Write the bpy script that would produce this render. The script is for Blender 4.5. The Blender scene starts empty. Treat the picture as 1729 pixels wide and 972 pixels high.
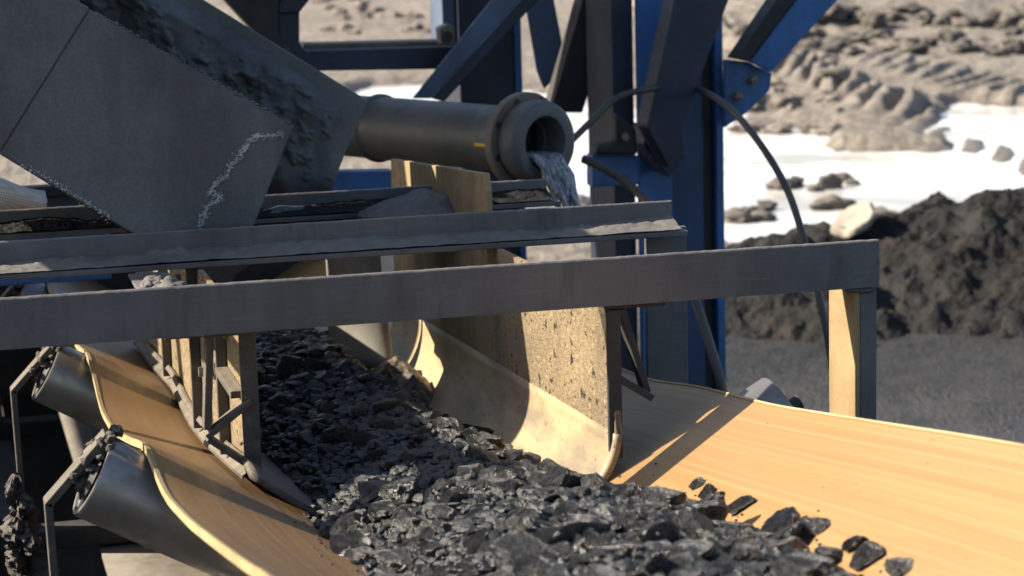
import bpy, bmesh, math, random
import numpy as np
from mathutils import Vector, noise as mn
random.seed(7); rng = np.random.default_rng(7)
sc = bpy.context.scene
COL = sc.collection
rad = math.radians

# ------------------------------------------------------------ camera
# world: x across the belt (to the right), y along the belt away from the camera, z up, metres
CAMZ = 2.2; FPX = 4000.0; PW, PH = 1729.0, 972.0
th, pt, rl = rad(14), rad(10), rad(1.5)
Fh = np.array([math.sin(th), math.cos(th), 0]); Rh = np.array([math.cos(th), -math.sin(th), 0]); Zh = np.array([0, 0, 1.])
C0 = np.array([0, 0, CAMZ])
FW = math.cos(pt)*Fh - math.sin(pt)*Zh; up0 = math.sin(pt)*Fh + math.cos(pt)*Zh
UP = math.cos(rl)*up0 + math.sin(rl)*Rh; RT = math.cos(rl)*Rh - math.sin(rl)*up0
def ray(px, py): return FW + (px-864.5)/FPX*RT - (py-486)/FPX*UP
def WY(px, py, y):
    d = ray(px, py); return C0 + d*(y-C0[1])/d[1]
def WX(px, py, x):
    d = ray(px, py); return C0 + d*(x-C0[0])/d[0]
def WG(px, py, z=0.0):
    d = ray(px, py); return C0 + d*(z-C0[2])/d[2]
def to_px(x, y, z=0.0):
    v = np.stack([np.asarray(x)-C0[0], np.asarray(y)-C0[1], np.asarray(x)*0+z-C0[2]], -1)
    Z = v@FW; Z = np.where(Z > .05, Z, .05)
    return 864.5+FPX*(v@RT)/Z, 486-FPX*(v@UP)/Z

cam = bpy.data.cameras.new('camera'); co = bpy.data.objects.new('camera', cam); COL.objects.link(co)
from mathutils import Matrix
co.matrix_world = Matrix(((RT[0], UP[0], -FW[0], 0), (RT[1], UP[1], -FW[1], 0), (RT[2], UP[2], -FW[2], CAMZ), (0, 0, 0, 1)))
cam.sensor_width = 36; cam.lens = FPX/PW*36; cam.clip_start = .05; cam.clip_end = 2000
cam.dof.use_dof = True; cam.dof.focus_distance = 4.0; cam.dof.aperture_fstop = 7.5
sc.camera = co

# ------------------------------------------------------------ sky, sun, exposure
SUN = np.array([1.5, -.50, -1.05]); SUN /= np.linalg.norm(SUN)       # direction the light travels
el = math.asin(-SUN[2]); az = math.atan2(-SUN[0], -SUN[1])          # azimuth of the sun, clockwise from +y
w = bpy.data.worlds.new('World'); sc.world = w; w.use_nodes = True
nt = w.node_tree; bg = nt.nodes['Background']
sky = nt.nodes.new('ShaderNodeTexSky'); sky.sky_type = 'NISHITA'; sky.sun_disc = False
sky.sun_elevation = el; sky.sun_rotation = az; sky.dust_density = 1.5; sky.air_density = 1.0
nt.links.new(sky.outputs[0], bg.inputs[0]); bg.inputs[1].default_value = .078
sl = bpy.data.lights.new('sun', 'SUN'); sl.energy = 5.0; sl.angle = rad(.5); sl.color = (1, .89, .73)
so = bpy.data.objects.new('sun', sl); COL.objects.link(so)
so.rotation_euler = Vector(SUN).to_track_quat('-Z', 'Y').to_euler(); so.location = (-6, 10, 9)
sc.view_settings.view_transform = 'Standard'; sc.view_settings.look = 'None'
sc.view_settings.exposure = 1.33; sc.view_settings.gamma = 1; sc.view_settings.use_curve_mapping = False
sc.render.engine = 'CYCLES'
sc.cycles.use_denoising = True
sc.cycles.max_bounces = 6; sc.cycles.diffuse_bounces = 3; sc.cycles.glossy_bounces = 3
sc.cycles.caustics_reflective = False; sc.cycles.caustics_refractive = False

# ------------------------------------------------------------ materials
def newmat(name):
    m = bpy.data.materials.new(name); m.use_nodes = True
    t = m.node_tree; b = t.nodes['Principled BSDF']
    return m, t, b
def N(t, kind, **kw):
    n = t.nodes.new(kind)
    for k, v in kw.items():
        if hasattr(n, k): setattr(n, k, v)
        else: n.inputs[k.replace('_', ' ')].default_value = v
    return n
def pos(t, scale=(1, 1, 1), rot=(0, 0, 0)):
    g = N(t, 'ShaderNodeNewGeometry'); mp = N(t, 'ShaderNodeMapping')
    mp.inputs['Scale'].default_value = scale; mp.inputs['Rotation'].default_value = rot
    t.links.new(g.outputs['Position'], mp.inputs['Vector']); return mp.outputs[0]
def noise(t, vec, scale, detail=4, rough=.55):
    n = N(t, 'ShaderNodeTexNoise'); n.inputs['Scale'].default_value = scale
    n.inputs['Detail'].default_value = detail; n.inputs['Roughness'].default_value = rough
    t.links.new(vec, n.inputs['Vector']); return n.outputs[0]
def ramp(t, fac, stops):
    r = N(t, 'ShaderNodeValToRGB'); e = r.color_ramp.elements
    while len(e) < len(stops): e.new(.5)
    for q, (p, c) in zip(e, stops):
        q.position = p; q.color = (c, c, c, 1) if not hasattr(c, '__len__') else (*c, 1)
    t.links.new(fac, r.inputs[0]); return r.outputs[0]
def mix(t, fac, a, b, mode='MIX'):
    m = N(t, 'ShaderNodeMixRGB', blend_type=mode)
    for s, v in ((0, fac), (1, a), (2, b)):
        if hasattr(v, 'is_output'): t.links.new(v, m.inputs[s])
        elif s == 0: m.inputs[0].default_value = v
        else: m.inputs[s].default_value = (*v, 1)
    return m.outputs[0]
def math_(t, op, a, b=0.0):
    m = N(t, 'ShaderNodeMath', operation=op)
    for s, v in ((0, a), (1, b)):
        if hasattr(v, 'is_output'): t.links.new(v, m.inputs[s])
        else: m.inputs[s].default_value = v
    return m.outputs[0]
def bump(t, b, h, strength, dist):
    n = N(t, 'ShaderNodeBump'); n.inputs['Strength'].default_value = strength; n.inputs['Distance'].default_value = dist
    t.links.new(h, n.inputs['Height']); t.links.new(n.outputs[0], b.inputs['Normal'])
def upness(t):
    g = N(t, 'ShaderNodeNewGeometry'); s = N(t, 'ShaderNodeSeparateXYZ')
    t.links.new(g.outputs['True Normal'], s.inputs[0]); return s.outputs[2]

def steel(name, a, b_, dust=(.2, .17, .13), dustamt=.35, rough=(.35, .7), grain=.5, metal=.0, topdust=.7, gscale=350, k=1.0):
    """coal-dusty steel or paint: two tones, grime patches, dust that settles on what faces up, fine grain"""
    a, b_, dust = (tuple(v*k for v in q) for q in (a, b_, dust))
    m, t, b = newmat(name); p = pos(t)
    big = noise(t, p, 5, 5, .6); mid = noise(t, p, 38, 5, .65); fine = noise(t, p, gscale, 3, .6)
    c = mix(t, ramp(t, big, [(.35, 0), (.65, 1)]), a, b_)
    c = mix(t, ramp(t, mid, [(.5, 0), (.75, dustamt)]), c, dust)
    u = ramp(t, upness(t), [(.45, 0), (.8, topdust)])
    c = mix(t, math_(t, 'MULTIPLY', u, ramp(t, mid, [(.25, .35), (.6, 1)])), c, dust)
    c = mix(t, ramp(t, fine, [(.3, .35), (.6, 0)]), c, tuple(v*.4 for v in a))
    st = noise(t, pos(t, (7, 7, 2.2)), 1, 6, .62); c = mix(t, ramp(t, st, [(.47, 0), (.66, .5)]), c, tuple(v*.38 for v in a)); c = mix(t, ramp(t, st, [(.28, .3), (.42, 0)]), c, dust)
    if name == 'dusty_beam_steel':      # scratches and smears along the bar
        sc_ = noise(t, pos(t, (9, 9, 190), (0, .12, 0)), 1, 4, .6); c = mix(t, ramp(t, sc_, [(.56, 0), (.72, .35)]), c, (.17, .165, .16))
        rn = noise(t, pos(t, (30, 30, 5)), 1, 4, .6); c = mix(t, ramp(t, rn, [(.56, 0), (.7, .4)]), c, (.03, .03, .033))
    t.links.new(c, b.inputs['Base Color'])
    t.links.new(ramp(t, mid, [(.3, rough[0]), (.7, rough[1])]), b.inputs['Roughness'])
    b.inputs['Metallic'].default_value = metal
    h = math_(t, 'ADD', math_(t, 'MULTIPLY', mid, .8), math_(t, 'MULTIPLY', fine, .35))
    bump(t, b, h, grain, .0025)
    return m
M = {}
M['beam'] = steel('dusty_beam_steel', (.076, .076, .083), (.11, .108, .11), (.16, .14, .12), .3, (.38, .6), .35, k=1.2)
M['chute'] = steel('chute_steel', (.10, .102, .106), (.14, .142, .147), (.19, .19, .19), .45, (.55, .85), 1.0, topdust=.8, gscale=190, k=1.0)
M['dark'] = steel('dark_steel', (.018, .018, .02), (.035, .034, .034), (.09, .08, .07), .25, (.5, .8), .6, topdust=.5)  # plain near-black steel tone
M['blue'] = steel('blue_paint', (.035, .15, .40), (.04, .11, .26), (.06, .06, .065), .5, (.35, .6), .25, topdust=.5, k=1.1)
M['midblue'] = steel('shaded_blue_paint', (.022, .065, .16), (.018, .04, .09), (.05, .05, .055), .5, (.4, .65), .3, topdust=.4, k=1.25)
M['navy'] = steel('navy_blue_paint', (.016, .025, .06), (.012, .014, .022), (.05, .05, .055), .4, (.4, .65), .3, topdust=.35, k=1.25)  # darker navy version of the tower's blue
M['bluegrey'] = steel('grey_blue_paint', (.08, .12, .20), (.05, .07, .11), (.12, .12, .12), .5, (.45, .7), .3, k=1.2)  # paler grey-blue version of the tower's blue
M['pipe'] = steel('pipe_iron', (.068, .067, .068), (.095, .093, .093), (.13, .125, .12), .3, (.4, .65), .4, topdust=.35, k=1.25)
M['flange'] = steel('flange_iron', (.15, .115, .09), (.21, .17, .13), (.26, .21, .16), .4, (.5, .8), .6, k=0.95)
M['tan'] = steel('sunlit_tan_dust', (.36, .24, .11), (.46, .32, .16), (.42, .33, .22), .5, (.7, .95), 1.0, topdust=.4, k=0.76)  # tan dust with the sunlight put into its colour
M['bracket'] = steel('dusty_bracket', (.10, .095, .09), (.2, .17, .13), (.38, .31, .22), .7, (.6, .9), .8, k=0.6)
M['zinc'] = steel('bolt_steel', (.22, .22, .22), (.14, .13, .12), (.25, .22, .17), .4, (.3, .6), .3, metal=.5)
def pitted():
    m, t, b = newmat('pitted_dusty_plate'); p = pos(t); ps = pos(t, (1, .45, .8))
    big = noise(t, p, 7, 4); fl = noise(t, ps, 150, 5, .8); pits = noise(t, pos(t, (1, .6, .8)), 62, 3, .6); fine = noise(t, p, 500, 2)
    c = mix(t, ramp(t, big, [(.3, 0), (.7, 1)]), (.29, .235, .155), (.38, .31, .21))
    gr = noise(t, pos(t, (9, 5, 4)), 1, 5, .65); c = mix(t, ramp(t, gr, [(.5, 0), (.68, .7)]), c, (.14, .125, .105))
    c = mix(t, ramp(t, fl, [(.40, .85), (.5, 0)]), c, (.17, .135, .1))
    c = mix(t, ramp(t, fl, [(.57, 0), (.68, .5)]), c, (.48, .41, .30))
    c = mix(t, ramp(t, pits, [(.345, 1), (.37, 0)]), c, (.03, .028, .025))
    c = mix(t, 1.0, c, (1.0, .90, .74), 'MULTIPLY')
    t.links.new(c, b.inputs['Base Color']); b.inputs['Roughness'].default_value = .9
    h = math_(t, 'ADD', ramp(t, fl, [(.3, 0), (.6, 1)]), math_(t, 'MULTIPLY', ramp(t, pits, [(.25, 0), (.34, 1)]), 1.2))
    bump(t, b, math_(t, 'ADD', h, math_(t, 'MULTIPLY', fine, .3)), .9, .004)
    return m
M['pitted'] = pitted()
def rubber_lip():
    m, t, b = newmat('dusty_rubber_lip'); p = pos(t)
    big = noise(t, p, 9, 4); sp = noise(t, p, 160, 2, .5); st = noise(t, pos(t, (1, .15, 1)), 60, 3)
    c = mix(t, ramp(t, big, [(.3, 0), (.7, 1)]), (.40, .305, .18), (.48, .375, .23))
    gr = noise(t, pos(t, (6, 3, 14)), 1, 5, .65); c = mix(t, ramp(t, gr, [(.44, 0), (.62, .75)]), c, (.15, .135, .115))
    c = mix(t, ramp(t, st, [(.5, 0), (.8, .5)]), c, (.36, .27, .16))
    c = mix(t, ramp(t, sp, [(.28, 1), (.33, 0)]), c, (.03, .03, .03))
    c = mix(t, 1.0, c, (.86, .82, .74), 'MULTIPLY')
    t.links.new(c, b.inputs['Base Color']); b.inputs['Roughness'].default_value = .55
    bump(t, b, sp, .25, .002); return m
M['lip'] = rubber_lip()
def belt_mat():
    m, t, b = newmat('dusty_belt_rubber')
    s1 = noise(t, pos(t, (22, .25, 0)), 1, 2, .5); s2 = noise(t, pos(t, (95, .35, 0)), 1, 2, .6); s3 = noise(t, pos(t, (260, .5, 0)), 1, 1, .5)
    c = mix(t, ramp(t, s1, [(.32, 0), (.68, 1)]), (.38, .225, .090), (.46, .28, .12))
    c = mix(t, ramp(t, s2, [(.48, 0), (.70, .4)]), c, (.53, .365, .20))
    c = mix(t, ramp(t, s3, [(.30, .35), (.44, 0)]), c, (.30, .19, .09))
    c = mix(t, ramp(t, s3, [(.62, 0), (.76, .3)]), c, (.62, .48, .32))
    sp = noise(t, pos(t, (1, .6, 1)), 110, 2, .5)
    c = mix(t, ramp(t, sp, [(.245, .8), (.275, 0)]), c, (.05, .045, .04))
    gr = noise(t, pos(t, (8, .9, 0)), 1, 5, .65); c = mix(t, ramp(t, gr, [(.54, 0), (.74, .45)]), c, (.25, .16, .085))
    # the left wing is mixed towards a darker brown
    g = N(t, 'ShaderNodeNewGeometry'); sx = N(t, 'ShaderNodeSeparateXYZ'); t.links.new(g.outputs['Position'], sx.inputs[0])
    lf = ramp(t, sx.outputs[0], [(.50, 1), (.70, 0)])
    c = mix(t, math_(t, 'MULTIPLY', lf, .5), c, (.20, .115, .06))
    c = mix(t, 1.0, c, (.68, .655, .60), 'MULTIPLY')
    t.links.new(c, b.inputs['Base Color'])
    t.links.new(ramp(t, s2, [(.3, .34), (.7, .5)]), b.inputs['Roughness'])
    bump(t, b, math_(t, 'ADD', s2, math_(t, 'MULTIPLY', s3, .5)), .08, .0015); return m
M['belt'] = belt_mat()
M['edge'] = steel('worn_cream_belt_edge', (.50, .37, .18), (.58, .44, .23), (.4, .3, .17), .5, (.6, .85), .5, topdust=.2, k=0.78)
M['under'] = steel('belt_underside', (.10, .095, .085), (.15, .135, .115), (.2, .17, .13), .4, (.5, .7), .3)
def roller_mat():
    m, t, b = newmat('polished_roller_steel')
    tc = N(t, 'ShaderNodeTexCoord'); mp = N(t, 'ShaderNodeMapping'); t.links.new(tc.outputs['Generated'], mp.inputs[0])
    p = pos(t); n1 = noise(t, p, 25, 4); n2 = noise(t, p, 300, 2)
    c = mix(t, ramp(t, n1, [(.35, 0), (.7, 1)]), (.36, .34, .32), (.25, .225, .2))
    t.links.new(c, b.inputs['Base Color']); b.inputs['Metallic'].default_value = .7
    t.links.new(ramp(t, n1, [(.3, .33), (.7, .45)]), b.inputs['Roughness']); bump(t, b, n2, .06, .001); return m
M['roller'] = roller_mat()
def coal_mat(name, a, rough, tint, f=(3.2, 12, 1.0), bs=(.65, .12)):
    m, t, b = newmat(name)
    tc = N(t, 'ShaderNodeTexCoord'); v = tc.outputs['Object']
    oi = N(t, 'ShaderNodeObjectInfo')
    n1 = noise(t, v, f[0], 5, .65); n2 = noise(t, v, f[1], 3, .65); n0 = noise(t, v, f[2], 2)
    c = mix(t, math_(t, 'MULTIPLY', ramp(t, n1, [(.38, 0), (.66, 1)]), math_(t, 'MULTIPLY', oi.outputs['Random'], 1.1)), a, tint)
    t.links.new(c, b.inputs['Base Color'])
    r = math_(t, 'ADD', ramp(t, n0, [(.3, rough[0]), (.7, rough[1])]), math_(t, 'MULTIPLY', oi.outputs['Random'], .12))
    t.links.new(r, b.inputs['Roughness']); b.inputs['Specular IOR Level'].default_value = .7; b.inputs['Coat Weight'].default_value = .0; b.inputs['Coat Roughness'].default_value = .25
    bump(t, b, math_(t, 'ADD', n1, math_(t, 'MULTIPLY', n2, .5)), bs[0], bs[1]); return m
M['coal'] = coal_mat('wet_glossy_coal', (.008, .0085, .0095), (.12, .36), (.070, .070, .070))
M['coalbed'] = coal_mat('wet_glossy_coal_fines', (.006, .007, .008), (.12, .38), (.024, .024, .024), (130, 420, 40), (.8, .004))  # tint kept darker than the lumps, painting shade into the gaps
M['heap'] = coal_mat('damp_coal_fines', (.0085, .0085, .009), (.6, .9), (.022, .019, .017), (9, 40, 2), (.9, .03)); hb_ = M['heap'].node_tree.nodes['Principled BSDF']; hb_.inputs['Coat Weight'].default_value = 0; hb_.inputs['Specular IOR Level'].default_value = .25
M['clod'] = steel('mud_clod', (.24, .205, .17), (.15, .13, .112), (.36, .31, .26), .6, (.8, .95), 1.0, topdust=.8, k=0.8)
M['darkclod'] = steel('dark_mud_clod', (.12, .105, .09), (.075, .068, .06), (.22, .19, .16), .5, (.8, .95), 1.0, topdust=.7, k=0.8)
M['cake'] = steel('caked_wet_coal_mud', (.05, .054, .06), (.08, .085, .092), (.11, .11, .115), .4, (.55, .8), 1.0, topdust=.5, gscale=250, k=1.15)
M['dirt'] = steel('dry_dirt', (.055, .05, .046), (.10, .09, .078), (.2, .175, .14), .5, (.8, .95), 1.0, k=0.85)
M['hose'] = steel('rubber_hose', (.05, .043, .04), (.075, .066, .06), (.12, .1, .09), .3, (.4, .6), .15, topdust=.3)
M['splash'] = steel('dried_splash', (.45, .46, .48), (.6, .6, .6), (.35, .35, .36), .6, (.5, .8), .8)
M['yellow'] = steel('yellow_paint', (.75, .6, .02), (.7, .52, .03), (.4, .33, .1), .4, (.5, .7), .2, topdust=.1)
M['slab'] = steel('pale_stone', (.5, .44, .36), (.42, .37, .3), (.3, .26, .21), .5, (.7, .9), .7, topdust=.2, k=0.78)
M['apron'] = steel('grey_rubber_apron', (.38, .36, .30), (.45, .42, .35), (.2, .19, .17), .4, (.45, .65), .2, topdust=.2, k=0.85)
def mesh_bag():
    m, t, b = newmat('woven_white_sack'); p = pos(t, (1, 1, 1), (0, .5, 0))
    v = N(t, 'ShaderNodeTexChecker'); v.inputs['Scale'].default_value = 260; t.links.new(p, v.inputs['Vector'])
    v.inputs[1].default_value = (.7, .7, .68, 1); v.inputs[2].default_value = (.42, .42, .42, 1)
    t.links.new(v.outputs[0], b.inputs['Base Color']); b.inputs['Roughness'].default_value = .8; return m
M['sack'] = mesh_bag()
def jet_mat():
    m, t, b = newmat('murky_falling_water')
    n = noise(t, pos(t, (130, 130, 9)), 1, 3)
    t.links.new(mix(t, ramp(t, n, [(.4, 0), (.7, 1)]), (.22, .23, .24), (.62, .64, .66)), b.inputs['Base Color'])  # pale streaks paint the water's glints into its base colour
    b.inputs['Roughness'].default_value = .12; b.inputs['Transmission Weight'].default_value = .35; b.inputs['IOR'].default_value = 1.33
    bump(t, b, n, .5, .004); return m
M['jet'] = jet_mat()

# ------------------------------------------------------------ mesh helpers
def origin(o):
    v = np.zeros(3)
    while o is not None: v += np.array(o.location); o = o.parent
    return v
def thing(name, label, cat, loc=(0, 0, 0), group=None):
    o = bpy.data.objects.new(name, None); COL.objects.link(o); o.location = loc; o.empty_display_size = .1
    o['label'] = label; o['category'] = cat
    if group: o['group'] = group
    return o
def tag(o, label=None, cat=None, group=None, kind=None):
    if label: o['label'] = label
    if cat: o['category'] = cat
    if group: o['group'] = group
    if kind: o['kind'] = kind
    return o
class MB:
    """collects shapes in world coordinates, links them as one mesh object"""
    def __init__(s): s.v = []; s.f = []
    def add(s, v, f):
        k = len(s.v); s.v += [tuple(map(float, q)) for q in v]; s.f += [tuple(i+k for i in q) for q in f]; return s
    def prism(s, poly, off):
        """polygon (3-D points) extruded by the vector off"""
        poly = [np.array(q, float) for q in poly]; off = np.array(off, float); n = len(poly)
        nrm = sum((np.cross(poly[i]-poly[0], poly[(i+1) % n]-poly[0]) for i in range(n)), np.zeros(3))
        if nrm@off > 0: poly = poly[::-1]
        v = poly+[q+off for q in poly]
        f = [tuple(range(n)), tuple(range(2*n-1, n-1, -1))]+[(i, i+n, (i+1) % n+n, (i+1) % n) for i in range(n)]
        f[2:] = [q[::-1] for q in f[2:]]
        return s.add(v, f)
    def box(s, a, b):
        a, b = np.minimum(a, b), np.maximum(a, b)
        return s.prism([(a[0], a[1], a[2]), (b[0], a[1], a[2]), (b[0], b[1], a[2]), (a[0], b[1], a[2])], (0, 0, b[2]-a[2]))
    def bar(s, p0, p1, w, d, up=(0, 1, 0)):
        """bar from p0 to p1, w wide across, d deep along `up`"""
        p0, p1, up = (np.array(q, float) for q in (p0, p1, up)); t = p1-p0; t /= np.linalg.norm(t)
        a = np.cross(t, up); a /= np.linalg.norm(a); b = np.cross(a, t)
        q = [p0-a*w/2-b*d/2, p0+a*w/2-b*d/2, p0+a*w/2+b*d/2, p0-a*w/2+b*d/2]
        return s.prism(q, p1-p0)
    def tube(s, path, r, n=12, cap=True):
        path = [np.array(q, float) for q in path]; rr = r if hasattr(r, '__len__') else [r]*len(path)
        a = None; rings = []
        for i, q in enumerate(path):
            t = path[min(i+1, len(path)-1)]-path[max(i-1, 0)]; t /= np.linalg.norm(t)
            if a is None:
                a = np.cross(t, (0, 0, 1)) if abs(t[2]) < .9 else np.cross(t, (0, 1, 0))
            a = a-t*(a@t); a /= np.linalg.norm(a); b = np.cross(t, a)
            rings.append([q+rr[i]*(math.cos(2*math.pi*k/n)*a+math.sin(2*math.pi*k/n)*b) for k in range(n)])
        v = [q for g in rings for q in g]
        f = [(i*n+k, i*n+(k+1) % n, (i+1)*n+(k+1) % n, (i+1)*n+k) for i in range(len(path)-1) for k in range(n)]
        if cap: f += [tuple(range(n))[::-1], tuple(range((len(path)-1)*n, len(path)*n))]
        return s.add(v, f)
    def lathe(s, p0, axis, prof, n=32, close=False):
        """profile of (distance along axis, radius)"""
        p0, ax = np.array(p0, float), np.array(axis, float); ax /= np.linalg.norm(ax)
        a = np.cross(ax, (0, 0, 1)); a /= np.linalg.norm(a); b = np.cross(ax, a); m = len(prof)
        v = [p0+ax*d+r*(math.cos(2*math.pi*k/n)*a+math.sin(2*math.pi*k/n)*b) for d, r in prof for k in range(n)]
        f = [(i*n+k, i*n+(k+1) % n, ((i+1) % m)*n+(k+1) % n, ((i+1) % m)*n+k) for i in range(m if close else m-1) for k in range(n)]
        return s.add(v, f)
    def grid(s, P):
        """P[i][j] points"""
        P = np.asarray(P); n, m = P.shape[:2]
        i, j = np.meshgrid(range(n-1), range(m-1), indexing='ij'); k = (i*m+j).ravel()
        return s.add(P.reshape(-1, 3), [(a, a+1, a+m+1, a+m) for a in k])
    def build(s, name, mat, parent=None, smooth=None, bevel=0.0, segs=2, solid=0.0):
        o = origin(parent)
        me = bpy.data.meshes.new(name); me.from_pydata([(q[0]-o[0], q[1]-o[1], q[2]-o[2]) for q in s.v], [], s.f)
        bm = bmesh.new(); bm.from_mesh(me); bmesh.ops.recalc_face_normals(bm, faces=bm.faces); bm.to_mesh(me); bm.free()
        me.materials.append(mat)
        if smooth is not None:
            me.polygons.foreach_set('use_smooth', [True]*len(me.polygons)); me.set_sharp_from_angle(angle=rad(smooth))
        ob = bpy.data.objects.new(name, me); COL.objects.link(ob); ob.parent = parent
        if solid:
            q = ob.modifiers.new('solid', 'SOLIDIFY'); q.thickness = solid; q.offset = 0
        if bevel:
            q = ob.modifiers.new('bevel', 'BEVEL'); q.width = bevel; q.segments = segs; q.limit_method = 'ANGLE'; q.angle_limit = rad(35)
        return ob
def base(mb):
    """origin for a thing that is one mesh: the foot of its box"""
    v = np.array(mb.v); return (v[:, 0].mean(), v[:, 1].mean(), v[:, 2].min())
def single(mb, name, mat, label, cat, group=None, kind=None, **kw):
    o = np.array(base(mb)); mb.v = [tuple(np.array(q)-o) for q in mb.v]
    ob = mb.build(name, mat, None, **kw); ob.location = o
    return tag(ob, label, cat, group, kind)
def copy_tree(o, parent=None):
    c = o.copy(); COL.objects.link(c); c.parent = parent
    for ch in list(o.children): copy_tree(ch, c)
    return c

def vnoise(x, y, seed=0):
    x = np.asarray(x, float); y = np.asarray(y, float); xi = np.floor(x).astype(np.int64); yi = np.floor(y).astype(np.int64)
    fx, fy = x-xi, y-yi; fx = fx*fx*(3-2*fx); fy = fy*fy*(3-2*fy)
    def h(a, b):
        n = (a*374761393+b*668265263+seed*974634553) & 0xffffffff
        n = ((n ^ (n >> 13))*1274126177) & 0xffffffff
        return ((n ^ (n >> 16)) & 0xffff)/65535.
    return (h(xi, yi)*(1-fx)+h(xi+1, yi)*fx)*(1-fy)+(h(xi, yi+1)*(1-fx)+h(xi+1, yi+1)*fx)*fy
def fbm(x, y, oct=4, seed=0, gain=.5):
    s = 0; a = 1; tot = 0
    for i in range(oct):
        s = s+a*vnoise(x*2**i+13.7*i, y*2**i+7.1*i, seed+i); tot += a; a *= gain
    return s/tot-.5
def sst(a, b, x):
    t = np.clip((x-a)/(b-a), 0, 1); return t*t*(3-2*t)

# ------------------------------------------------------------ ground and puddles
TR = [WG(1300, 105), WG(1380, 138), WG(1442, 166), WG(1500, 190), WG(1571, 222), WG(1690, 262), WG(1790, 300)]   # line of the tyre track
BUMPS = [(1335, 318, .24, .10), (1395, 322, .22, .08), (1440, 300, .16, .06), (1250, 362, .12, .07), (1292, 357, .14, .10), (1410, 362, .16, .08),
         (1500, 330, .2, .08), (1020, 260, .2, .08), (1275, 395, .3, .07), (1350, 385, .3, .06), (1240, 330, .1, .04)]
def ground_h(x, y):
    px, py = to_px(x, y)
    far = sst(9, 16, y)
    h = .07+.08*fbm(x*.5, y*.5, 3, 1)+(.09+.01*far)*fbm(x*1.7, y*1.7, 6, 5, .6)+(.03+.06*far)*np.abs(fbm(x*4.2, y*4.2, 4, 9, .65))
    rough = np.zeros_like(x)
    # pond: shallow dips, ragged rim
    e = lambda cx, cy, rx, ry: 1-np.sqrt(((px-cx)/rx)**2+((py-cy)/ry)**2)
    pond = np.maximum.reduce([e(1190, 300, 270, 105), e(1480, 312, 340, 62), e(1690, 215, 150, 42), e(1750, 300, 200, 60), e(900, 225, 200, 75), e(1270, 352, 190, 72), e(700, 180, 160, 40)])
    pond = pond+.62*fbm(x*1.1, y*1.1, 4, 21)
    h = h-.26*sst(-.06, .30, pond)
    # tyre track: a berm pressed into slanting lug ribs
    best = np.full(x.shape, 1e9); S = np.zeros(x.shape); D = np.zeros(x.shape); acc = 0
    for a, b in zip(TR[:-1], TR[1:]):
        d = (b-a)[:2]; L = np.hypot(*d); d = d/L; u = np.clip((x-a[0])*d[0]+(y-a[1])*d[1], 0, L)
        qx, qy = x-a[0]-u*d[0], y-a[1]-u*d[1]; dd = np.hypot(qx, qy); k = dd < best
        best = np.where(k, dd, best); S = np.where(k, acc+u, S); D = np.where(k, qx*d[1]-qy*d[0], D); acc += L
    S = S+.35*fbm(x*.9, y*.9, 3, 35); D = D+.2*fbm(x*1.1, y*1.1, 3, 36)
    prof = np.exp(-(D/.34)**4)
    lug = ((S-2.36*D)/.66) % 1
    lug = sst(0, .22, lug)*(1-sst(.45, 1, lug))
    track = prof*(.04+.17*lug*np.clip(.75+1.6*fbm(x*.8, y*.8, 2, 33), 0, 1.2))*(1+.8*fbm(x*1.6, y*1.6, 3, 31))
    h = h*(1-.8*prof)+track*(1-.65*sst(5.2, 7.5, S))*(1+.6*fbm(x*6, y*6, 3, 37))
    # a second, flatter track beside it
    prof2 = np.exp(-((D+1.25)/.42)**4)*np.exp(-((S-3)/5)**2)
    h = h+prof2*(.06*sst(.2, .8, np.abs(((S-2.0*D)/.6) % 1-.5)*2)-.01)
    # broken berm across the far ground
    bl = y-(29.8-.02*x)+.8*fbm(x*.3, y*.1, 2, 41)
    h = h+np.exp(-(bl/1.1)**2)*(.28+.35*fbm(x*1.2, y*1.2, 3, 43))*sst(9, 12, x)
    for cx, cy, r, a in BUMPS:
        g = WG(cx, cy); q = np.hypot((x-g[0])*.7, (y-g[1])*.8)/r
        h = h+(a*.6+.06)*np.exp(-q*q)*(1+1.2*fbm(x*6, y*6, 3, 51))
    near = 1-sst(8.4, 10.2, y+.35*(x-4)*0)
    h = h*(1-near)+near*(.03+.05*fbm(x*1.5, y*1.5, 4, 61)+.03*fbm(x*7, y*7, 3, 62))
    return h, px, py
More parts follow.
